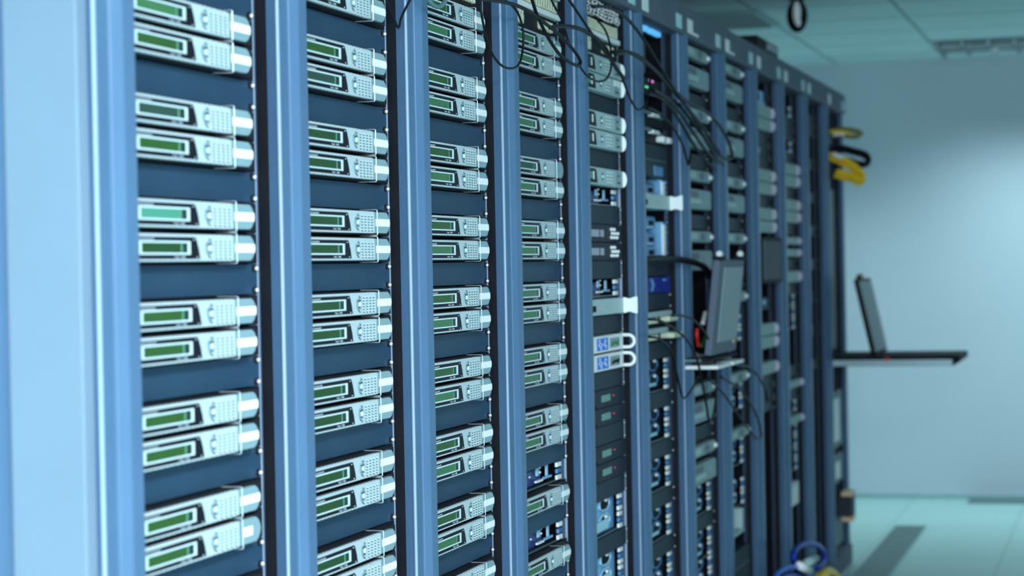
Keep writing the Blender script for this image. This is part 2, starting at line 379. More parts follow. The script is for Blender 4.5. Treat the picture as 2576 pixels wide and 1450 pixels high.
for k, (hi, lo) in cols.items():
    cu_n = bl_n = 0
    for n in range(hi, lo-1, -1):
        if n % 3 == 0:
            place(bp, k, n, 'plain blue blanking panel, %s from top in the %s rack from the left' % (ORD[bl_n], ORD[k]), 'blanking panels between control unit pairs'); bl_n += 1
        else:
            s = spec_scr.get((k, n)) or (('lcd_b', 'lcd_a', 'lcd_a')[n % 3] if k == 0 else ('lcd_b', 'lcd_a', 'lcd_b')[(n*7+k) % 3] if k == 1 else ('lcd_a', 'lcd_c', 'lcd_a')[(n*5+k) % 3] if k == 2 else 'lcd_c')
            first = proto.name not in placed
            lab = 'silver control unit with %s display, %s from top in the %s rack from left' % (lookw[s], ORD[cu_n], ORD[k])
            t = place(proto, k, n, lab, 'silver control units'); cu_n += 1
            swap_screen(t, s)
            t['_kn'] = 1
            for c in list(t.children):
                if c.name.startswith('label_sticker'):
                    if (k, n) == (3, 5): bpy.data.objects.remove(c)
                    elif (k, n) == (0, -8): c.data = None or MB().box(-.122, -.088, -.0278, -.0283, -.0066, .0066).mesh('label_sticker', 'sticker')
            del t['_kn']
for n in (-11, -14):
    t = place(proto, 3, n, 'silver control unit %s, fourth rack from left' % ('between the two open blue gaps' if n == -11 else 'at the bottom, below the lower open gap'), 'silver control units'); swap_screen(t, 'lcd_c')
for n, l in ((-12, 'above the lower open gap'), (-15, 'at the very bottom')):
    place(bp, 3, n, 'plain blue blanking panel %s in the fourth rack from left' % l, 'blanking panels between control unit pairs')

# ------------------------------------------------------------------ open bays: tray with blue bracket and white clips
def open_tray(nu, kind, label, k, nlow, cat='equipment tray'):
    """fills nu rack units whose lowest is nlow"""
    h = nu*U; t = thing('open_tray', label, cat, (X0(k), 0, zc(nlow)-U/2), 'open equipment trays')
    MB().box(-.446, -.018, .004, .40, .001, .0025).obj('tray_plate', 'dark_unit', t)
    MB().box(-.446, -.05, .002, .004, .001, .004).obj('tray_lip', 'steel', t)
    if kind == 'small':
        MB().box(-.194, -.176, .010, .013, .024, .040).obj('bracket', 'blue_pale', t)
        MB().box(-.113, -.099, .010, .013, .016, .040).obj('bracket', 'blue_pale', t)
        MB().box(-.215, -.160, .005, .010, .011, .0150).obj('floor_glow', 'sticker', t)  # glow on the tray floor, put in as bright bars
        MB().box(-.150, -.085, .005, .010, .013, .0175).obj('floor_glow', 'blue_bright', t)
        MB().box(-.44, -.135, .018, .020, .004, .036).obj('back_plate', 'blue_deep', t)
        for p in ((-.160, .012, .029), (-.24, .014, .026), (-.168, .010, .0405)): MB().ball(p, .0024, sc=(1.8, 1, 1)).obj('stud', 'sticker', t, smooth=True)
    else:
        MB().box(-.46, -.045, .016, .019, .004, h-.003).obj('back_plate', 'blue_bright' if kind == 'bright' else 'interior', t)
        m = 'blue_bright' if kind == 'bright' else 'blue_metal'
        for zi, zz in enumerate((h*.36, h*.82)):
            xc = -.158
            MB().tube([(xc+.055*math.cos(a), .013, zz+.0165*math.sin(a)) for a in [math.radians(45*i+22) for i in range(8)]], .0030, 6, smooth=0, closed=True).obj('cable_ring', 'blue_pale' if kind == 'bright' else m, t)
            MB().prism([(xc+.042*math.cos(math.radians(45*i+22)), zz+.0135*math.sin(math.radians(45*i+22))) for i in range(8)], 'y', .0115, .0155).obj('port_hole', 'black', t)
            MB().ball((xc-.012, .006, zz+.011), .0045, sc=(2.2, 1, 1)).obj('knob', 'sticker', t, smooth=True)
            if kind == 'bright' and zi == 0: MB().box(-.44, xc-.0, .001, .011, zz-.019, zz+.006).obj('connector_block', 'blue_pale', t, bevel=.004)
            elif zi == 0: MB().box(-.26, -.165, .002, .010, zz-.015, zz-.006).obj('connector_block', 'blue_pale', t, bevel=.002)
    # clip column by the rail
    nc = 3 if nu == 1 else 6
    for i in range(nc):
        z = .008+i*(h-.016)/(nc-1)
        white = (i % 3 != 1)
        MB().box(-.062, -.026, -.002, .004, z-.0050, z+.0050).obj('clip', ('white' if white else 'blue_metal'), t, bevel=.001)
    return t
open_tray(1, 'small', 'open dark tray with blue brackets, upper of two in the fourth rack', 3, -10)
open_tray(1, 'small', 'open dark tray with blue brackets, lower of two in the fourth rack', 3, -13)
open_tray(1, 'small', 'open tray with blue parts, right under the lone grey keypad unit', 4, 4)
open_tray(1, 'small', 'open tray with blue parts, above the white flared-handle unit', 4, -1)
open_tray(2, 'bright', 'bright blue open tray, upper of two in the fifth rack from left', 4, -14)
open_tray(2, 'bright', 'bright blue open tray, lower of two in the fifth rack from left', 4, -17)
for i, n in enumerate((-7, -10, -13, -16, -19)):
    open_tray(2, 'dim', 'dark open tray with light blue rings, %s from top in the sixth rack' % ORD[i], 5, n)
for i, n in enumerate((-16, -19, -21)):
    open_tray(2, 'dim', 'dark open tray with a chain of pale clips, %s from top in the seventh rack' % ORD[i], 6, n)
for i, n in enumerate((-5, -10, -14, -17)):
    open_tray(2, 'dim', 'dark open tray with pale clip column, %s from top in the eighth rack' % ORD[i], 7, n)
for i, n in enumerate((13, 10, -3, -5, -12, -15, -17)):
    open_tray(1 if n in (13, 10) else 2, 'dim', 'dark open tray with bluish clips, %s from top in the tenth rack' % ORD[i], 9, n)

# ------------------------------------------------------------------ patch panels at the top of racks three to five
def patch_panel(label, k, n, kind):
    t = thing('patch_panel', label, 'patch panel', (X0(k), 0, zc(n)), 'cream connector panels')
    MB().box(-.474, .012, -.003, .12, -.0215, .0215).obj('panel', 'chassis', t)
    if kind == 'full':
        xs = [-.452+i*.0205 for i in range(21)]; b = MB(); d = MB()
        for x in xs:
            b.prism(arc(x, .007, .0075, .0135, 0, 360, 10)[:-1], 'y', -.003, -.016)
        for x in xs: d.box(x-.0012, x+.0012, -.0165, -.016, -.002, .016).box(x-.0105, x-.0085, -.012, -.003, -.006, .0205)
        b.obj('connector_row', 'cream', t, bevel=.0015); d.obj('connector_slots', 'key_gap', t)
        MB().box(-.46, -.016, -.003, -.017, -.0200, -.0085).obj('label_strip', 'white', t, bevel=.0006)
    else:
        b = MB(); d = MB()
        for x in [-.452+i*.0185 for i in range(7)]:
            b.prism(arc(x, .001, .0070, .0160, 0, 360, 10)[:-1], 'y', -.003, -.020)
            d.box(x+.0080, x+.0102, -.018, -.003, -.014, .014).box(x-.001, x+.001, -.0206, -.020, .004, .010)
        for x in [-.16+i*.0185 for i in range(6)]: b.prism(arc(x, .004, .0058, .012, 0, 360, 8)[:-1], 'y', -.003, -.012)
        b.obj('connector_row', 'cream', t, bevel=.0015); d.obj('connector_slots', 'key_gap', t)
        q = MB()
        for x in [-.46+i*.0200 for i in range(22)]: q.ball((x, -.004, -.0178), .0018, 6, 4)
        q.obj('pin_row', 'screw', t, smooth=True)
    return t
patch_panel('dark connector panel edge above the top control unit of the third rack', 2, 12, 'dots')
patch_panel('dark panel with cream plugs and a dotted edge, fourth rack top', 3, 12, 'dots')
patch_panel('row of cream connectors over a white label strip, fourth rack top', 3, 13, 'full')
patch_panel('highest row of cream connectors in the fourth rack, cut by the frame', 3, 14, 'full')
patch_panel('dark panel with cream plugs at left, fifth rack top', 4, 12, 'dots')
patch_panel('row of cream connectors over a white strip, fifth rack top', 4, 13, 'full')
# woven cable mass in rack five
mb = MB()
for j in range(16):
    ph = random.random()*6
    mb.tube([(X0(4)-.46+i*.0113, -.012-.007*math.sin(i*1.9+ph), zc(14)-.018+j*.0027+.0028*math.sin(i*2.3+ph)) for i in range(40)], .0013, 5, mi=1 if j % 3 else 0, smooth=2)
tag(mb.obj('braided_cable', ['cable', 'white'], None, smooth=True), 'black and white braided cable bundle at the top of the fifth rack', 'cable')

# ------------------------------------------------------------------ rack five contents
def keypad_unit(k, n, label, dark_lcd):
    t = thing('keypad_unit', label, 'keypad unit', (X0(k), 0, zc(n)), 'grey keypad units with white ends')
    MB().box(-.474, .012, -.002, .2, -.0212, .0212).obj('chassis', 'chassis', t)
    MB().box(-.462, -.052, -.026, -.002, -.0205, .0205).obj('faceplate', 'grey_light', t, bevel=.001)
    MB().prism([(-.455, .0165), (-.345, .0165), (-.335, .010), (-.325, -.0165), (-.455, -.0165)], 'y', -.026, -.0266).obj('bezel', 'bezel', t)
    MB().box(-.45, -.362, -.0266, -.0272, -.0075, .0085).obj('display_screen', 'lcd_bar' if not dark_lcd else 'lcd_dead', t)
    MB().box(-.372, -.362, -.0266, -.028, -.0085, .0095).obj('display_frame', 'white', t)
    c = -.275
    MB().prism(arc(c, 0, .014, .011, 0, 360, 14)[:-1], 'y', -.026, -.0266).obj('dial_plate', 'cap', t)
    MB().ball((c, -.0266, 0), .004).obj('dial_knob', 'key', t, smooth=True)
    MB().prism([(c-.01, .007), (c+.01, .007), (c, .003)], 'y', -.0266, -.0269).prism([(c-.01, -.007), (c+.01, -.007), (c, -.003)], 'y', -.0266, -.0269).obj('dial_marks', 'key_gap', t)
    kp = MB()
    for i in range(3):
        for j in range(4):
            x = -.218+i*.022; z = .012-j*.008; kp.box(x-.007, x+.007, -.026, -.0272, z-.0024, z+.0024, 0).box(x-.007, x+.007, -.026, -.0263, z-.0036, z-.0026, 1)
    kp.obj('keypad', ['key', 'key_gap'], t)
    MB().box(-.135, -.068, -.026, -.0265, -.017, .017).obj('speaker_panel', 'cap', t)
    MB().box(-.118, -.085, -.0265, -.0270, -.012, -.008).box(-.115, -.095, -.0265, -.0268, .004, .009).obj('panel_mark', 'key_gap', t)
    MB().prism([(-.012, .0200), (-.026, .0200), (-.0315, .016), (-.0345, .008), (-.0355, 0), (-.0345, -.008), (-.0315, -.016), (-.026, -.0200), (-.012, -.0200)], 'x', -.0515, -.046).obj('end_cap', 'sticker', t, bevel=.0015)
    return t
for i, (n, d) in enumerate(((11, True), (10, False), (8, True), (7, True), (5, False))):
    u_ = keypad_unit(4, n, ('grey keypad unit with bright white right edge, %s from top in the fifth rack' % ORD[i]), d)
    if n == 10: MB().box(-.135, -.070, -.0265, -.0272, .004, .019).obj('label_sticker', 'sticker', u_)
for i, n in enumerate((9, 6, 3, 0, -3, -6, -9, -12, -15)):
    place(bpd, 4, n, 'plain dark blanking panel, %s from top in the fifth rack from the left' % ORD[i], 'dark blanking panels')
for i, n in enumerate((2, 1)):
    t = thing('relay_unit', 'dark unit with lilac window and white buttons, %s of the stacked pair' % ('upper' if i == 0 else 'lower'), 'rack unit', (X0(4), 0, zc(n)), 'dark units with lilac windows')
    MB().box(-.474, .012, -.004, .2, -.0212, .0212).obj('housing', 'dark_unit', t, bevel=.0005)
    MB().box(-.36, -.18, -.004, -.005, -.009, .008).obj('display_screen', 'lilac', t)
    MB().box(-.23, -.222, -.005, -.0053, -.009, .008).obj('screen_divider', 'dark_unit', t)
    for bx in (-.105, -.075, -.045):
        for bz in (-.010, 0, .010):
            if (bx, bz) == (-.045, .010): continue
            MB().ball((bx+(.01 if bz == 0 else 0), -.006, bz), .0047, 8, 6, sc=(1.8, 1, .95)).obj('button', 'sticker', t, smooth=True)
for i, n in enumerate((-7, -8, -10, -11)):
    t = thing('power_unit', 'dark unit with small green screen and red light, %s of four in the fifth rack' % ORD[i], 'rack unit', (X0(4), 0, zc(n)), 'dark units with red lights')
    MB().box(-.474, .012, -.004, .2, -.0212, .0212).obj('housing', 'dark_unit', t, bevel=.0005)
    MB().box(-.235, -.145, -.004, -.0052, -.008, .008).obj('display_screen', 'green_lcd', t)
    MB().box(-.13, -.09, -.004, -.0046, -.008, .008).obj('button_panel', 'lilac' if False else 'dark_unit', t)
    MB().ball((-.112, -.0055, .002), .0018, 8, 6, sc=(1.6, 1, 1)).obj('indicator_light', 'red_led', t, smooth=True)
    MB().prism([(-.40, -.019), (-.31, -.019), (-.325, -.011), (-.345, -.008), (-.365, -.008), (-.385, -.011)], 'y', -.004, -.012).obj('thumb_grip', 'black', t)
def flared_unit(k, n, label, m='white', ys=-.050):
    t = thing('drive_unit', label, 'drive unit', (X0(k), 0, zc(n)), 'pale units with flared handles')
    MB().box(-.46, -.040, -.020, .2, -.019, .019).obj('housing', 'grey_light', t, bevel=.001)
    MB().box(-.40, -.345, -.0205, -.022, -.010, .004).obj('port', 'black', t)
    MB().box(-.31, -.27, -.0205, -.0212, -.008, .008).obj('button', 'face', t, bevel=.001)
    MB().box(-.23, -.22, -.0201, -.0206, -.002, .002).box(-.20, -.19, -.0201, -.0206, .003, .007).box(-.19, -.18, -.0201, -.0206, -.006, -.003).obj('vent_mark', 'cap', t)
    MB().prism([(-.004, .019), (-.024, .0195), (-.030, .0170), (-.036, .0165), (-.042, .0185), (-.052, .0215), (-.055, .020), (-.055, -.020), (-.052, -.0215), (-.042, -.0185), (-.036, -.0165), (-.030, -.0170), (-.024, -.0195), (-.004, -.019)], 'x', -.046, -.040).obj('handle', 'sticker', t, bevel=.001)
    return t
flared_unit(4, -2, 'pale unit with flared white handle in the fifth rack from left')
flared_unit(5, 4, 'pale unit with flared white handle in the sixth rack from left')
for i, n in enumerate((-4, -5)):
    t = thing('looped_unit', 'white unit with blue label and round loop handle, %s of the two' % ('upper' if i == 0 else 'lower'), 'rack unit', (X0(4), 0, zc(n)), 'white units with loop handles')
    MB().box(-.46, -.052, -.018, .2, -.0195, .0195).obj('housing', 'white', t, bevel=.002)
    MB().box(-.330, -.215, -.018, -.0188, -.0145, .0145).obj('label_sticker', 'blue_label', t)
    q = MB()
    q.tube([(-.298+.014*math.cos(a), -.0190, .0045*math.sin(a*1)-.001) for a in [math.radians(30*i_) for i_ in range(12)]], .0011, 5, smooth=0, closed=True)
    for (px, pz) in ((-.305, .009), (-.290, -.010), (-.245, .007), (-.240, -.006), (-.255, -.001)): q.box(px-.008, px+.007, -.0188, -.0194, pz-.0012, pz+.0012).box(px-.002, px+.002, -.0188, -.0194, pz-.004, pz+.004)
    q.obj('label_symbols', 'sticker', t)
    MB().box(-.195, -.09, -.018, -.0184, -.012, .012).obj('window', 'cap', t)
    w_ = MB()
    for j in range(4): w_.tube([(-.185+j*.006, -.0195, -.006), (-.165+j*.012, -.024, .002), (-.14+j*.008, -.0195, -.001-.002*j), (-.11+j*.003, -.0195, .003)], .0011, 5)
    w_.obj('wires', 'green' if i == 0 else 'black', t)
    rr = [(-.045, -.004, .0150), (-.045, -.030, .0150)]+[(-.045, -.030-.0150*math.sin(math.radians(a)), .0150*math.cos(math.radians(a))) for a in (30, 60, 90, 120, 150)]+[(-.045, -.030, -.0150), (-.045, -.004, -.0150)]
    MB().tube(rr, .0042, 8, smooth=3).obj('loop_handle', 'sticker', t, smooth=True)

# ------------------------------------------------------------------ rack six contents
k = 5
for i, n in enumerate((-2, -5, -8, -11, -14, -17)):
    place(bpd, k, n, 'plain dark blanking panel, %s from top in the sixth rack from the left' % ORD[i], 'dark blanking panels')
t = thing('light_bar_unit', 'black unit with glowing light blue bar under the sixth rack header', 'rack unit', (X0(k), 0, zc(13)))
MB().box(-.45, -.02, .05, .35, -.05, .062).obj('housing', 'interior', t)
MB().box(-.160, -.030, .000, .012, .058, .070).box(-.24, -.185, .000, .012, .058, .070).obj('light_bar', 'blue_led', t)
MB().box(-.46, .0, .012, .05, .052, .0715).obj('lamp_tray', 'interior', t)
MB().box(-.13, -.10, .03, .05, -.045, .05).obj('frame_bar', 'paint_dark', t)
t = thing('network_switch', 'black network switch with tiny magenta and green lights, sixth rack', 'network switch', (X0(k), 0, zc(11)))
MB().box(-.46, -.02, .004, .3, -.021, .021).obj('housing', 'chassis', t)
MB().box(-.182, -.132, .0015, .004, .0135, .0195).obj('indicator_light', 'magenta_led', t)
MB().box(-.232, -.20, .0015, .004, -.006, -.001).obj('indicator_light', 'green_led', t)
MB().box(-.165, -.12, .0015, .004, -.0085, -.0035).obj('indicator_light', 'magenta_led', t)
for i, n in enumerate((9, 8)):
    t = thing('connector_tray', 'dark tray with pale silver plugs, %s of two in the sixth rack' % ('upper' if i == 0 else 'lower'), 'connector tray', (X0(k), 0, zc(n)), 'dark plug trays')
    MB().box(-.474, .012, -.001, .2, -.02, .008).obj('tray', 'chassis', t)
    MB().tube([(-.46, -.006, .008), (-.36, -.012, .013), (-.25, -.014, .012), (-.10, -.010, .006)], .0055, 8).obj('wire_bundle', 'cable_grey', t, smooth=True)
    MB().box(-.26, -.18, -.024, -.006, .003, .013).obj('plug', 'white', t, bevel=.003)
    if i == 1:
        MB().box(-.13, -.09, -.024, -.001, -.014, .002).obj('plug', 'sticker', t, bevel=.003)
        MB().box(-.06, -.015, -.024, -.001, -.014, .002).obj('plug', 'sticker', t, bevel=.003)
        q = MB()
        for x in range(10): q.box(-.45+x*.014, -.443+x*.014, -.004, -.001, -.017, -.004)
        q.obj('plug_row', 'grey_mid', t)
t = thing('battery_box', 'large dark blue-grey box with a blue tab in the sixth rack', 'rack unit', (X0(k), 0, zc(6)-U/2))
MB().box(-.474, .012, -.004, .3, .001, 2*U-.001).obj('housing', 'blank_dark', t, bevel=.001)
MB().box(-.46, -.02, -.0055, -.004, .046, .0485).obj('seam_trim', 'grey_mid', t)
MB().box(-.18, -.06, -.006, -.004, .006, .032).obj('tab', 'blue_metal', t, bevel=.001)
MB().box(-.455, -.43, -.007, -.004, .045, .058).obj('button', 'white', t)
# gap units 5..1 with cable duct strip and chain
t = thing('cable_duct', 'bright vertical light blue duct strip inside the sixth rack', 'cable duct', (X0(k), 0, zc(0)+U/2))
MB().box(-.050, -.016, .0035, .05, .0, .105).obj('duct', 'blue_bright', t, bevel=.002)
MB().box(-.050, -.016, .0035, .05, .150, .222).obj('duct', 'blue_bright', t, bevel=.002)
MB().box(-.048, -.018, -.001, .0035, .012, .098).obj('duct_cover', 'sticker', t)
MB().box(-.048, -.018, -.001, .0035, .160, .215).obj('duct_cover', 'sticker', t)
for i in range(16):
    MB().box(-.010, .008, -.003, .0004, .004+i*.0138, .0105+i*.0138).obj('clip', 'blue_metal' if i % 2 else 'grey_mid', t, bevel=.001)
MB().ball((-.002, -.010, .158), .010).obj('knob', 'sticker', t, smooth=True)
for i, (n, dz) in enumerate(((5, -.010), (3, -.01), (2, -.010), (1, 0))):
    tt = thing('plug_block', 'light blue round-cornered plug block, %s from top beside the duct strip' % ORD[i], 'plug block', (X0(k), 0, zc(n)+dz), 'light blue plug blocks')
    MB().box(-.30, -.100, .010, .06, -.018, .018).obj('body', 'blue_metal', tt, bevel=.006)
    MB().box(-.185, -.145, .006, .010, -.007, .005).obj('socket', 'black', tt)
    MB().box(-.28, -.15, .0065, .010, -.016, -.009).obj('strip', 'blue_bright', tt)
t = thing('rack_shelf', 'dark shelf box with black cable above the navy unit', 'shelf', (X0(k), 0, zc(0)))
MB().box(-.474, .012, -.004, .3, -.021, .021).obj('housing', 'dark_unit', t, bevel=.001)
MB().tube([(-.46, -.02, .022), (-.3, -.03, .026), (-.1, -.04, .024), (.03, -.07, .014), (.12, -.085, -.004), (.2, -.08, -.03)], .009, 8).obj('cable', 'cable', t, smooth=True)
t = thing('navy_unit', 'navy blue unit with a pale vertical mark in the sixth rack', 'rack unit', (X0(k), 0, zc(-1)))
MB().box(-.474, .010, -.006, .3, -.021, .021).obj('housing', 'navy_unit', t, bevel=.001)
MB().prism([(-.26, .017), (-.235, .017), (-.205, .002), (-.225, -.015), (-.255, -.017), (-.235, 0)], 'y', -.006, -.0068).obj('emblem', 'blue_bright', t)
MB().box(-.09, -.05, -.006, -.0068, .010, .015).obj('lettering', 'blue_bright', t)
for i, n in enumerate((-3, -4)):
    t = thing('jack_panel', 'panel of cream jacks under a pale strip, %s of two in the sixth rack' % ('upper' if i == 0 else 'lower'), 'patch panel', (X0(k), 0, zc(n)), 'cream jack panels')
    MB().box(-.474, .012, -.002, .15, -.021, .021).obj('panel', 'chassis', t)
    MB().box(-.46, -.04-.05*i, -.018, -.002, .004, .018).obj('label_strip', 'steel' if False else 'grey_light', t, bevel=.001)
    q = MB()
    for x in range(12): q.box(-.455+x*.0215, -.441+x*.0215, -.014, -.002, -.013, .001)
    q.obj('jack_row', 'cream', t, bevel=.001)
    MB().box(-.13, -.01, -.030-.012*i, -.002, -.012, .003).obj('plug', 'cream', t, bevel=.004)

# ------------------------------------------------------------------ racks seven and eight: rounded grey units
def round_unit(k, n, big, label):
    t = thing('rounded_unit', label, 'rack unit', (X0(k), 0, zc(n)), 'rounded grey units')
    h = .029 if big else .0165
    r = .012 if big else .015
    pts = [(-.46, h), (-.06-r, h)]+arc(-.06-r, h-r, r*1.6, r, 75, 0, 5)+arc(-.06-r, -h+r, r*1.6, r, 0, -75, 5)+[(-.06-r, -h), (-.46, -h)]
    MB().box(-.474, .012, -.001, .2, -h-.003, h+.003).obj('chassis', 'chassis', t)
    MB().prism(pts, 'y', -.001, -.026).obj('faceplate', 'grey_face', t, bevel=.003)
    if big:
        MB().box(-.45, -.27, -.026, -.028, .006, .022).obj('display_screen', 'grey_mid', t)
        MB().box(-.45, -.24, -.026, -.031, -.015, .002).obj('drawer', 'grey_light', t, bevel=.004)
        MB().prism(arc(-.14, 0, .03, .018, 0, 360, 12)[:-1], 'y', -.026, -.0275).obj('dial_plate', 'cap', t)
    else:
        MB().box(-.45, -.29, -.026, -.0275, -.008, .010).obj('display_screen', 'grey_light', t)
        MB().prism(arc(-.20, 0, .035, .012, 0, 360, 12)[:-1], 'y', -.026, -.0275).obj('dial_plate', 'grey_mid', t)
        MB().ball((-.075, -.028, 0), .010, sc=(1.6, .7, .8)).obj('knob', 'white', t, smooth=True)
    return t
for k, ns in ((6, ((14, 0), (12.45, 1), (10, 0), (8.45, 1), (6, 0), (4.45, 1), (2, 0), (.45, 1), (-8, 0), (-9.5, 1), (-12, 0), (-13.5, 1))), (7, ((14, 0), (12.5, 1), (10, 0), (8.55, 1), (6, 0), (4.5, 1), (2, 0), (-2.2, 0), (-8, 0), (-12, 0)))):
    for i, (n, b) in enumerate(ns):
        round_unit(k, n, b, '%s rounded grey unit, %s from top in the %s rack from left' % ('tall' if b else 'slim', ORD[i], ORD[k]))
for k, ns in ((6, (11, 7, 3, -11, -17)), (7, (11, 7, 3, 0, -1)), (8, (13, 10, 9, 8, 5, -9, -10, -11)), (9, (12, 11, 9, 6, 3, 0, -2, -9, -11)), (10, (13, 12, 9, 6, 3, 0, -3, -6, -9)), (11, (12, 5, 3, 2, 0, -2, -5, -7))):
    for i, n in enumerate(ns):
        place(bpd, k, n, 'plain dark blanking panel, %s from top in the %s rack from the left' % (ORD[i], ORD[k]), 'dark blanking panels')
# racks nine and ten: ribbed green-grey boxes
def ribbed_unit(k, n, label, hh=.0205, m='seaface'):
    t = thing('ribbed_unit', label, 'rack unit', (X0(k), 0, zc(n)), 'ribbed green-grey units')
    MB().box(-.46, -.055, -.022, .2, -hh, hh).obj('housing', m, t, bevel=.002)
    q = MB()
    for j in range(4): q.box(-.45, -.07, -.0245, -.022, -hh*.75+j*hh*.5-.0015, -hh*.75+j*hh*.5+.0015)
    q.obj('rib', 'grey_light', t)
    MB().prism([(-.004, hh*.95), (-.026, hh*.95), (-.036, hh*.6), (-.038, 0), (-.036, -hh*.6), (-.026, -hh*.95), (-.004, -hh*.95)], 'x', -.054, -.049).obj('end_cap', 'lilac', t, bevel=.001)
    return t
for k, ns in ((8, (12, 11, 7, 6, 4, 3, -5, -6, -8)), (9, (8, 7, 5, 4, 2, 1, -1, -10, -13))):
    for i, n in enumerate(ns):
        ribbed_unit(k, n, 'ribbed green-grey unit, %s from top in the %s rack from left' % (ORD[i], ORD[k]), .0205 if not (k == 9 and n in (2, 1, -10, -13)) else .014)
t = thing('socket_unit', 'small pale socket unit under the ninth rack header', 'rack unit', (X0(8), 0, zc(13)))
MB().box(-.40, -.08, .01, .1, -.018, .03).obj('housing', 'dark_unit', t)
MB().box(-.36, -.10, -.010, .01, -.020, -.008).box(-.17, -.11, -.006, .01, -.008, .03).obj('bracket', 'blue_bright', t, bevel=.002)
t = thing('dial_unit', 'dark unit with two small round pale dials in the ninth rack', 'rack unit', (X0(8), 0, zc(-3)))
MB().box(-.474, .012, -.004, .2, -.021, .021).obj('housing', 'dark_unit', t)
for x in (-.36, -.18): MB().ball((x, -.006, .006), .013, sc=(1.6, .5, 1)).obj('dial', 'blue_bright', t, smooth=True)
t = thing('dial_unit', 'dark unit with two pale plugs between ninth rack box pairs', 'rack unit', (X0(8), 0, zc(9)))
for x in (-.40, -.26): MB().box(x-.05, x+.02, -.012, .0, -.012, .008).obj('plug', 'grey_light', t, bevel=.003)
# small dark monitor in rack nine
t = thing('small_monitor', 'small dark switched-off monitor in the ninth rack', 'monitor', (X0(8), 0, 0))
MB().box(-.45, -.02, -.050, -.004, -.078, .082).obj('housing', 'black', t, bevel=.010)
MB().box(-.41, -.06, -.0515, -.050, -.064, .068).obj('screen', 'dark_unit', t)
MB().box(-.44, -.42, -.0515, -.050, -.064, .068).obj('control_strip', 'grey_mid', t)
# rack eight bottom items
t = thing('cable_bracket', 'pale L-shaped bracket near the bottom of the eighth rack', 'bracket', (X0(7), 0, zc(-19)))
MB().box(-.45, -.09, -.012, .02, -.018, -.006).box(-.13, -.09, -.010, .02, -.006, .06).obj('bracket', 'grey_light', t, bevel=.003)
t = thing('power_supply', 'large dark box at the bottom of the eighth rack', 'rack unit', (X0(7), 0, zc(-23)-U/2))
MB().box(-.474, .012, -.012, .3, .001, 3*U).obj('housing', 'blank_dark', t, bevel=.002)
MB().box(-.46, -.02, -.0135, -.012, .078, .082).obj('seam_trim', 'grey_mid', t)
t = thing('paper_label_box', 'small white box low in the tenth rack', 'box', (X0(9), 0, zc(-19)))
MB().box(-.40, -.10, -.016, .10, -.052, .030).obj('box_body', 'white', t, bevel=.002)
MB().box(-.38, -.12, -.0165, -.016, .020, .024).obj('box_edge', 'grey_light', t)
# rack eleven strips
t = thing('duct_strip', 'faint bluish vertical strip in the dark eleventh rack', 'cable duct', (X0(10), 0, zc(7)))
MB().box(-.30, -.20, .0, .05, -.035, .09).obj('duct', 'blue_metal', t, bevel=.003)
MB().box(-.27, -.23, -.001, .0, -.03, .085).obj('duct_cover', 'lilac', t)
# rack twelve lower things
t = thing('status_panel', 'tall pale panel with a white strip near the end rack bottom', 'panel', (X0(11), 0, 0))
MB().box(-.42, .0, -.020, .0, -.80, -.56).obj('panel', 'grey_mid', t, bevel=.004)
MB().box(-.30, -.12, -.023, -.020, -.77, -.59).obj('strip', 'sticker', t)
t = thing('meter_panel', 'grey panel with small white window under the pale strip panel', 'panel', (X0(11), 0, 0))
MB().box(-.42, .0, -.020, .0, -.95, -.83).obj('panel', 'grey_mid', t, bevel=.004)
MB().box(-.25, -.12, -.022, -.020, -.93, -.86).obj('window', 'white', t)
t = thing('grey_cover', 'tall dull grey cover plate above the slide-out console', 'panel', (X0(11), 0, 0))
MB().box(-.40, -.13, -.018, .0, -.38, .30).obj('panel', 'paint_dark', t, bevel=.004)
t = thing('grey_cover', 'grey cover plate at the foot of the end rack', 'panel', (X0(11), 0, 0))
MB().box(-.42, -.02, -.018, .0, -1.22, -1.10).obj('panel', 'grey_mid', t, bevel=.004)
t = thing('power_plug_box', 'small dark box with cream ends sticking out of the end rack', 'power box', (X0(11), 0, 0))
MB().box(-.25, -.13, -.085, -.02, -1.09, -1.0).obj('body', 'dark_unit', t, bevel=.003)
MB().box(-.250, -.130, -.087, -.04, -1.108, -1.088).obj('end_block', 'orange', t, bevel=.003)
MB().box(-.250, -.130, -.087, -.04, -1.002, -.982).obj('end_block', 'orange', t, bevel=.003)
# box on top of the racks
t = thing('rooftop_box', 'dark box on top of the ninth rack header', 'box', (X0(8), 0, ZT))
MB().box(-.45, .0, -.043, .30, .0, .040).obj('body', 'black', t, bevel=.002)
MB().box(-.26, -.02, -.046, -.043, .006, .034).obj('front_plate', 'grey_mid', t)
for x in (-.20, -.10): MB().box(x-.03, x+.03, -.048, -.046, .012, .030).obj('socket', 'lilac', t)

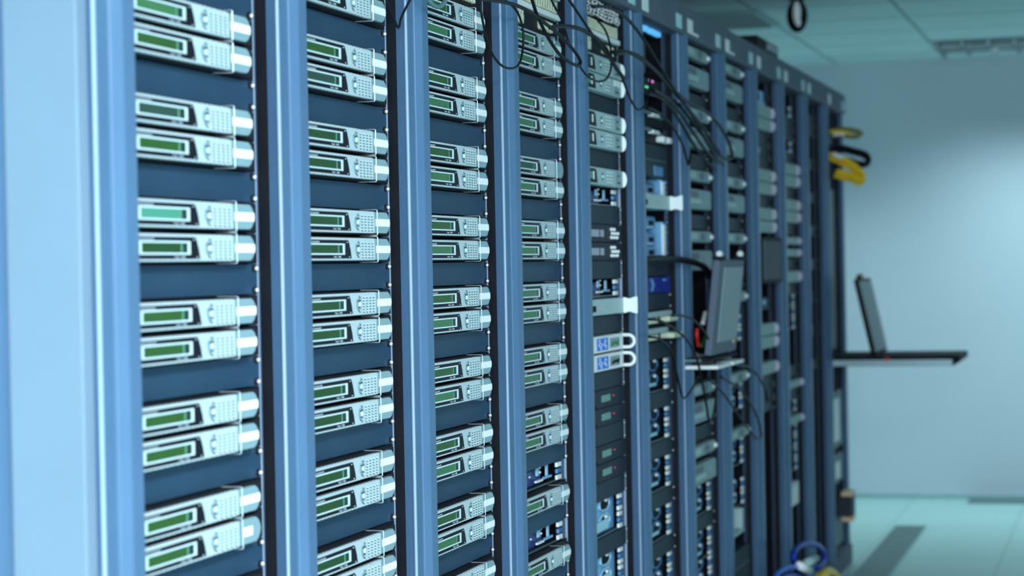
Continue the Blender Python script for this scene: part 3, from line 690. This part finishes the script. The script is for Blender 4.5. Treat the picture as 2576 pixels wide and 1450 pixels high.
# ------------------------------------------------------------------ slide-out consoles
def console(label, x0, x1, ytray, ztray, thick, hinge, top, cat='console'):
    """tray from the rack out to ytray; lid from hinge (y,z) to top (y,z)"""
    t = thing('slide_out_console', label, cat, ((x0+x1)/2, 0, ztray)); w_ = (x1-x0)/2
    MB().prism([(-.002, 0), (ytray+.004, 0), (ytray, -.004), (ytray, -thick*.55), (ytray+thick*.6, -thick), (-.002, -thick)], 'x', -w_, w_).obj('keyboard_tray', 'black', t, bevel=.002)
    MB().box(-w_-.004, -w_, ytray+.032, -.002, -thick+.002, -thick*.42).obj('slide_rail', 'steel', t)
    MB().box(w_, w_+.004, ytray+.032, -.002, -thick+.002, -thick*.42).obj('slide_rail', 'steel', t)
    (hy, hz), (ty, tz) = hinge, top; hz -= ztray; tz -= ztray
    d = Vector((0, ty-hy, tz-hz)); L_ = d.length; d.normalize(); nrm = Vector((0, d.z, -d.y))   # faces away from the aisle when positive y
    ang = math.atan2(-(ty-hy), tz-hz)
    lid = MB().box(-w_, w_, -.010, .010, 0, L_).obj('screen_lid', 'header_paint', t, bevel=.003); lid.location = (0, hy, hz); lid.rotation_euler = (ang, 0, 0)
    return t, lid, w_, L_
t, lid, w_, L_ = console('open slide-out console at the far end rack, tray pointing into the aisle', 6.15, 6.60, -.560, -.398, .044, (-.210, -.396), (-.142, -.082))
lid.data.materials[0] = MT['black']
MB().box(-w_+.012, w_-.012, -.0125, -.010, .012, L_-.012).obj('screen', 'screen', lid)
MB().box(-.08, -.02, -.012, .008, L_, L_+.022).obj('latch', 'orange', lid, bevel=.003)
MB().box(-.13, -.09, -.012, .008, L_, L_+.016).obj('latch', 'black', lid, bevel=.003)
MB().ball((-w_-.006, -.265, -.015), .008, sc=(.5, 1.6, 1)).obj('release_button', 'red', t, smooth=True)
t, lid, w_, L_ = console('console with upright grey monitor lid in front of the seventh rack', 3.055, 3.455, -.112, -.268, .012, (-.098, -.262), (-.128, .004))
MB().box(-w_+.075, w_-.02, -.0125, -.010, .035, L_-.02).obj('screen', 'screen', lid)
for x in (-w_+.03, w_-.03):
    MB().box(x-.035, x+.035, -.014, .012, L_+.001, L_+.010).obj('latch', 'black', lid); MB().ball((x-.02, -.004, L_+.017), .010, sc=(2.0, 1, 1)).obj('latch', 'sticker', lid, smooth=True)
MB().box(-w_-.005, -w_+.20, -.128, -.02, -.032, -.022).box(w_-.16, w_+.02, -.128, -.02, -.032, -.022).obj('hinge_bracket', 'white', t, bevel=.002)
MB().ball((.13, -.012, .03), .006, sc=(1.5, .5, 1)).obj('power_button', 'orange', lid, smooth=True)

# ------------------------------------------------------------------ loose cables in front of the racks
def cable(label, pts, r, Y=-.075, m='cable', extra=None, name='cable', both=None):
    P = []
    for i, p in enumerate(pts):
        y = Y if len(p) == 2 else p[2]
        P.append(onY(p[0], p[1], y))
    mb = MB().tube(P, r, 8, smooth=6)
    o = mb.obj(name, m, None, smooth=True); tag(o, label, 'cable', None); return o
cable('thin black cable making a narrow V at the top of the third rack post', [(962, -25), (975, 8), (990, 44), (1002, 70), (1009, 46), (1022, 18), (1043, -20)], .0022, -.06)
cable('thick grey cable arc over the highest display of the third rack', [(1070, -30), (1082, 4), (1098, 17), (1113, 12), (1121, -2), (1120, -30)], .0042, -.07, 'cable_grey')
cable('round black cable loop hanging over the fourth post', [(1204, -12), (1212, 40), (1222, 88), (1238, 135), (1262, 165), (1288, 172), (1306, 160), (1315, 125), (1316, 80), (1308, 45), (1294, 20), (1270, 0)], .0024, -.075)
cable('thick black cable bundle curling into a long loop at the fourth rack top', [(1196, -4), (1240, 1), (1280, 8), (1305, 16), (1342, 36), (1373, 60), (1404, 85), (1429, 110), (1449, 134), (1460, 154), (1457, 165), (1445, 163), (1423, 150), (1402, 130), (1379, 95), (1361, 60), (1347, 27), (1335, -14)], .0038, -.085)
cable('thin black cable dropping from the frame top to the long loop', [(1380, -15), (1394, 14), (1412, 48), (1424, 84), (1432, 115)], .0026, -.07)
cable('black cable tail sagging below the long loop across the fifth post', [(1455, 160), (1466, 178), (1482, 195), (1504, 205), (1524, 200), (1535, 180), (1538, 150), (1534, 110), (1522, 75), (1504, 52)], .0025, -.075)
cable('long straight black cable from the top to the sharp V by the sixth post', [(1418, -20), (1440, 12), (1479, 70), (1510, 116), (1529, 142), (1545, 165), (1560, 186), (1571, 212), (1585, 248), (1603, 275), (1620, 268), (1632, 235), (1638, 180)], .0030, -.08)
cable('black cable bundle arching over the fifth post', [(1384, 70), (1410, 66), (1438, 68), (1466, 76), (1494, 92), (1518, 114), (1534, 140), (1548, 168), (1568, 196)], .0048, -.078)
cable('wide black cable bundle crossing the sixth and seventh racks', [(1540, 131), (1572, 130), (1603, 140), (1634, 163), (1665, 192), (1696, 226), (1727, 255), (1774, 279), (1805, 310), (1827, 344), (1841, 385), (1836, 400), (1814, 394), (1788, 364), (1758, 328), (1729, 290), (1708, 262)], .0046, -.095)
cable('black cable leaving the fifth rack top and dropping far right', [(1490, 16), (1520, 17), (1548, 26), (1575, 44), (1604, 78), (1634, 122), (1665, 175), (1696, 224), (1722, 262), (1748, 302), (1776, 355), (1802, 398), (1822, 416)], .0038, -.105)
cable('second strand running along the top of the wide black bundle', [(1546, 136), (1580, 133), (1610, 148), (1642, 174), (1676, 210), (1708, 246), (1742, 286), (1768, 322), (1792, 358), (1812, 386)], .0040, -.10)
cable('strand running through the middle of the wide black bundle', [(1640, 226), (1690, 250), (1722, 282), (1752, 318), (1780, 352), (1806, 384), (1826, 402)], .0042, -.085)
cable('black cable strand below the wide bundle, upper one', [(1625, 234), (1660, 246), (1692, 277), (1719, 320), (1746, 366), (1774, 403), (1800, 426)], .0042, -.088)
cable('black cable strand below the wide bundle, middle one', [(1640, 222), (1680, 250), (1715, 290), (1745, 335), (1775, 378), (1806, 410)], .0042, -.11)
cable('short curved black cable hanging lowest under the wide bundle', [(1626, 268), (1662, 287), (1694, 322), (1716, 362), (1727, 398), (1733, 414), (1738, 385)], .0034, -.08)
cable('black cable loop hanging in front of the seventh rack', [(1632, 804), (1662, 808), (1703, 833), (1731, 860), (1753, 904), (1767, 965), (1778, 1026), (1785, 1062), (1795, 1042), (1801, 998), (1801, 943), (1794, 888), (1775, 841), (1745, 806), (1717, 795), (1690, 794)], .0034, -.10)
cable('thin black cable with a V over the seventh post', [(1632, 848), (1660, 854), (1688, 886), (1703, 941), (1718, 1001), (1739, 982), (1757, 948)], .0030, -.09)
cable('black cable loop hanging over the ninth post', [(1778, 950), (1814, 984), (1841, 1020), (1869, 1062), (1897, 1098), (1914, 1103), (1912, 1076), (1897, 1031), (1869, 990), (1841, 965), (1812, 948)], .0034, -.10)
cable('black cable arching down beside the ninth rack', [(1845, 919), (1883, 924), (1908, 948), (1924, 978), (1930, 1010)], .0038, -.09)
cable('green wire slanting behind the upright monitor', [(1790, 778), (1784, 812), (1775, 845), (1765, 872)], .0036, -.06, 'green', name='wire')
cable('red wire beside the green wire', [(1754, 828), (1753, 844), (1756, 862), (1757, 872)], .0055, -.05, 'red', name='wire')
cable('white sleeve on the green wire by the upright monitor', [(1775, 787), (1771, 802), (1768, 815)], .0070, -.068, 'sticker', name='wire_sleeve')
mb = MB()
for j in range(9):
    a, b = random.uniform(1752, 1776), random.uniform(890, 918)
    p = onY(a, b, -.06+random.uniform(-.01, .01)); mb.tube([p+Vector((.03*math.cos(q), .004*math.sin(q*2), .008*math.sin(q))) for q in [math.radians(60*i) for i in range(6)]], .0022, 6, smooth=3, closed=True)
tag(mb.obj('chain', 'wire', None, smooth=True), 'tangled silver chain under the upright monitor', 'chain')

# yellow, blue and olive cable loops at the far rack (in the plane x = const, reaching out into the aisle)
def loopx(label, pts, r, X, m, n=1, name='cable_loop', par=None, spread=.012):
    mb = MB()
    for j in range(n):
        mb.tube([onX(p[0], p[1], X+j*spread)+Vector((0, .003*j+random.uniform(-.003, .003), -.0075*j+random.uniform(-.003, .003))) for p in pts], r, 7, smooth=5)
    o = mb.obj(name, m, par, smooth=True)
    if not par: tag(o, label, 'cable')
    return o
o = loopx('flat olive cable loop with a yellow start at the end rack', [(2086, 330), (2110, 324), (2140, 325), (2162, 332), (2166, 338), (2150, 341), (2120, 339), (2090, 341)], .0062, 6.25, 'olive', 2)
loopx('', [(2086, 331), (2104, 329), (2126, 331), (2140, 336)], .0055, 6.235, 'yellow', 1, 'cable_sleeve', o); loopx('', [(2096, 338), (2112, 337), (2126, 339)], .006, 6.23, 'sticker', 1, 'cable_tie', o)
loopx('dark navy cable loop sticking out of the end rack', [(2096, 372), (2120, 370), (2150, 376), (2175, 384), (2188, 398), (2182, 408), (2160, 408), (2136, 402), (2112, 398)], .0080, 6.27, 'black', 3)
o = loopx('thick yellow cable bundle drooping from the end rack', [(2088, 386), (2108, 391), (2130, 402), (2150, 416), (2168, 432), (2176, 444), (2166, 449), (2146, 442), (2124, 434), (2104, 430)], .0078, 6.22, 'yellow', 4)
loopx('', [(2097, 387), (2110, 392), (2118, 398)], .010, 6.20, 'sticker', 1, 'cable_tie', o)
# coils at the foot of racks ten and eleven
def coil(label, cx, cy, rx, ry, Y, m, n, r, a0=0, a1=360):
    mb = MB()
    for j in range(n):
        yy = Y-.008*j; s_ = 1-.05*j
        pts = [onY(cx+rx*s_*math.cos(math.radians(a)), cy-ry*s_*math.sin(math.radians(a)), yy) for a in np.linspace(a0, a1, 14)]
        mb.tube(pts, r, 7, smooth=4)
    o = mb.obj('cable_coil', m, None, smooth=True); tag(o, label, 'cable'); return o
coil('dark blue cable ring hanging at the foot of the far racks', 2035, 1402, 42, 36, -.15, 'blue_cable', 3, .0075, -60, 215)
coil('blue cable arc at the bottom edge beside the ninth rack post', 1995, 1476, 52, 50, -.17, 'sky_cable', 2, .0065, 0, 190)
coil('navy cable arc at the bottom edge under the blue one', 1990, 1486, 46, 40, -.16, 'blue_cable', 3, .0085, 0, 190)
mb = MB()
for j in range(6):
    mb.tube([onY(2040+j*6, 1470, -.19-.006*j), onY(2060+j*5, 1440+abs(j-3)*2, -.19-.006*j), onY(2085+j*3, 1432+j*3, -.19-.006*j), onY(2110+j*2, 1450+j*3, -.19-.006*j), onY(2125+j, 1480, -.19)], .0075, 7, smooth=5)
tag(mb.obj('cable_coil', 'yellow', None, smooth=True), 'yellow cable bundle at the bottom edge in front of the end rack', 'cable')
for i, (a, b, c, d) in enumerate(((2010, 1423, 2036, 1438), (2028, 1418, 2052, 1406))):
    mb = MB().tube([onY(a, b, -.185), onY(c, d, -.195)], .014, 8, smooth=0); tag(mb.obj('cable_plug', 'sticker' if i == 0 else 'grey_light', None, smooth=True), ('white plug between the blue arc and the yellow bundle' if i == 0 else 'pale plug across the bottom of the dark blue ring'), 'plug')

# ------------------------------------------------------------------ ceiling and floor fittings
t = thing('ceiling_vent', 'dark square louvred vent in the ceiling above the racks', 'vent', (6.8, .60, ZC))
MB().box(-.29, .29, -.27, .27, -.010, -.001).obj('backing', 'grille', t)
for i in range(12): MB().box(-.28+i*.048, -.262+i*.048, -.27, .27, -.022, -.010).obj('slat', 'grille_bar', t)
MB().box(-.30, .30, -.30, -.27, -.014, -.001).box(-.30, .30, .27, .30, -.014, -.001).box(-.30, -.29, -.27, .27, -.014, -.001).box(.29, .30, -.27, .27, -.014, -.001).obj('frame', 'baseboard', t)
t = thing('ceiling_light', 'switched-off louvred ceiling light near the far wall', 'ceiling light', (8.55, -.88, ZC))
MB().box(-.30, .30, -.585, .585, -.006, -.001).obj('housing', 'grille', t)
for i in range(10): MB().prism([(-.585+i*.128-.012, -.028), (-.585+i*.128+.012, -.028), (-.585+i*.128+.004, -.006), (-.585+i*.128-.004, -.006)], 'x', -.29, .29).obj('louvre', 'steel', t)
for x in (-.10, .10): MB().box(x-.006, x+.006, -.585, .585, -.028, -.006).obj('louvre', 'steel', t)
MB().box(-.30, .30, -.60, -.585, -.010, -.001).box(-.30, .30, .585, .60, -.010, -.001).box(-.30, -.285, -.585, .585, -.008, -.001).box(.285, .30, -.585, .585, -.008, -.001).obj('frame', 'ceiling_tile', t)
for x in (-.2, 0., .2): MB().tube([(x, -.57, -.014), (x, .40, -.014)], .008, 8, smooth=0).obj('tube_lamp', 'grey_light', t, smooth=True)
MB().ball((.02, .30, -.020), .022, 10, 6).obj('lamp_holder', 'white', t, smooth=True)
t = thing('ceiling_camera', 'small dark oval fixture with a white face hanging from the ceiling', 'ceiling fixture', (6.2, .087, ZC))
MB().ball((0, 0, -.070), .072, 16, 10, sc=(.6, .62, .98)).obj('housing', 'black', t, smooth=True)
MB().ball((-.034, -.004, -.062), .05, 12, 8, sc=(.35, .36, 1.0)).ball((-.034, -.009, -.100), .02, 10, 6, sc=(.6, .6, 1)).obj('face', 'white', t, smooth=True)
MB().box(-.03, .03, -.03, .03, -.006, -.0005).obj('mount', 'black', t)
def grille(label, x0, x1, y0, y1, nslots):
    t = thing('floor_grille', label, 'floor grille', ((x0+x1)/2, (y0+y1)/2, ZF))
    a, b = (x1-x0)/2, (y1-y0)/2
    MB().box(-a, a, -b, b, .0005, .002).obj('backing', 'grille', t)
    q = MB()
    for i in range(nslots):
        x = -a+(i+.5)*2*a/nslots; q.box(x-a/nslots*.45, x+a/nslots*.45, -b, b, .002, .004)
    q.obj('slats', 'grille_bar', t)
    MB().box(-a, a, -b-.006, -b, .0005, .005).box(-a, a, b, b+.006, .0005, .005).obj('frame', 'baseboard', t)
grille('long dark slotted grille in the floor beside the rack row', 5.5, 8.0, -.245, -.100, 90)
grille('dark slotted floor grille along the far wall', 9.05, 9.27, -1.9, -.37, 8)
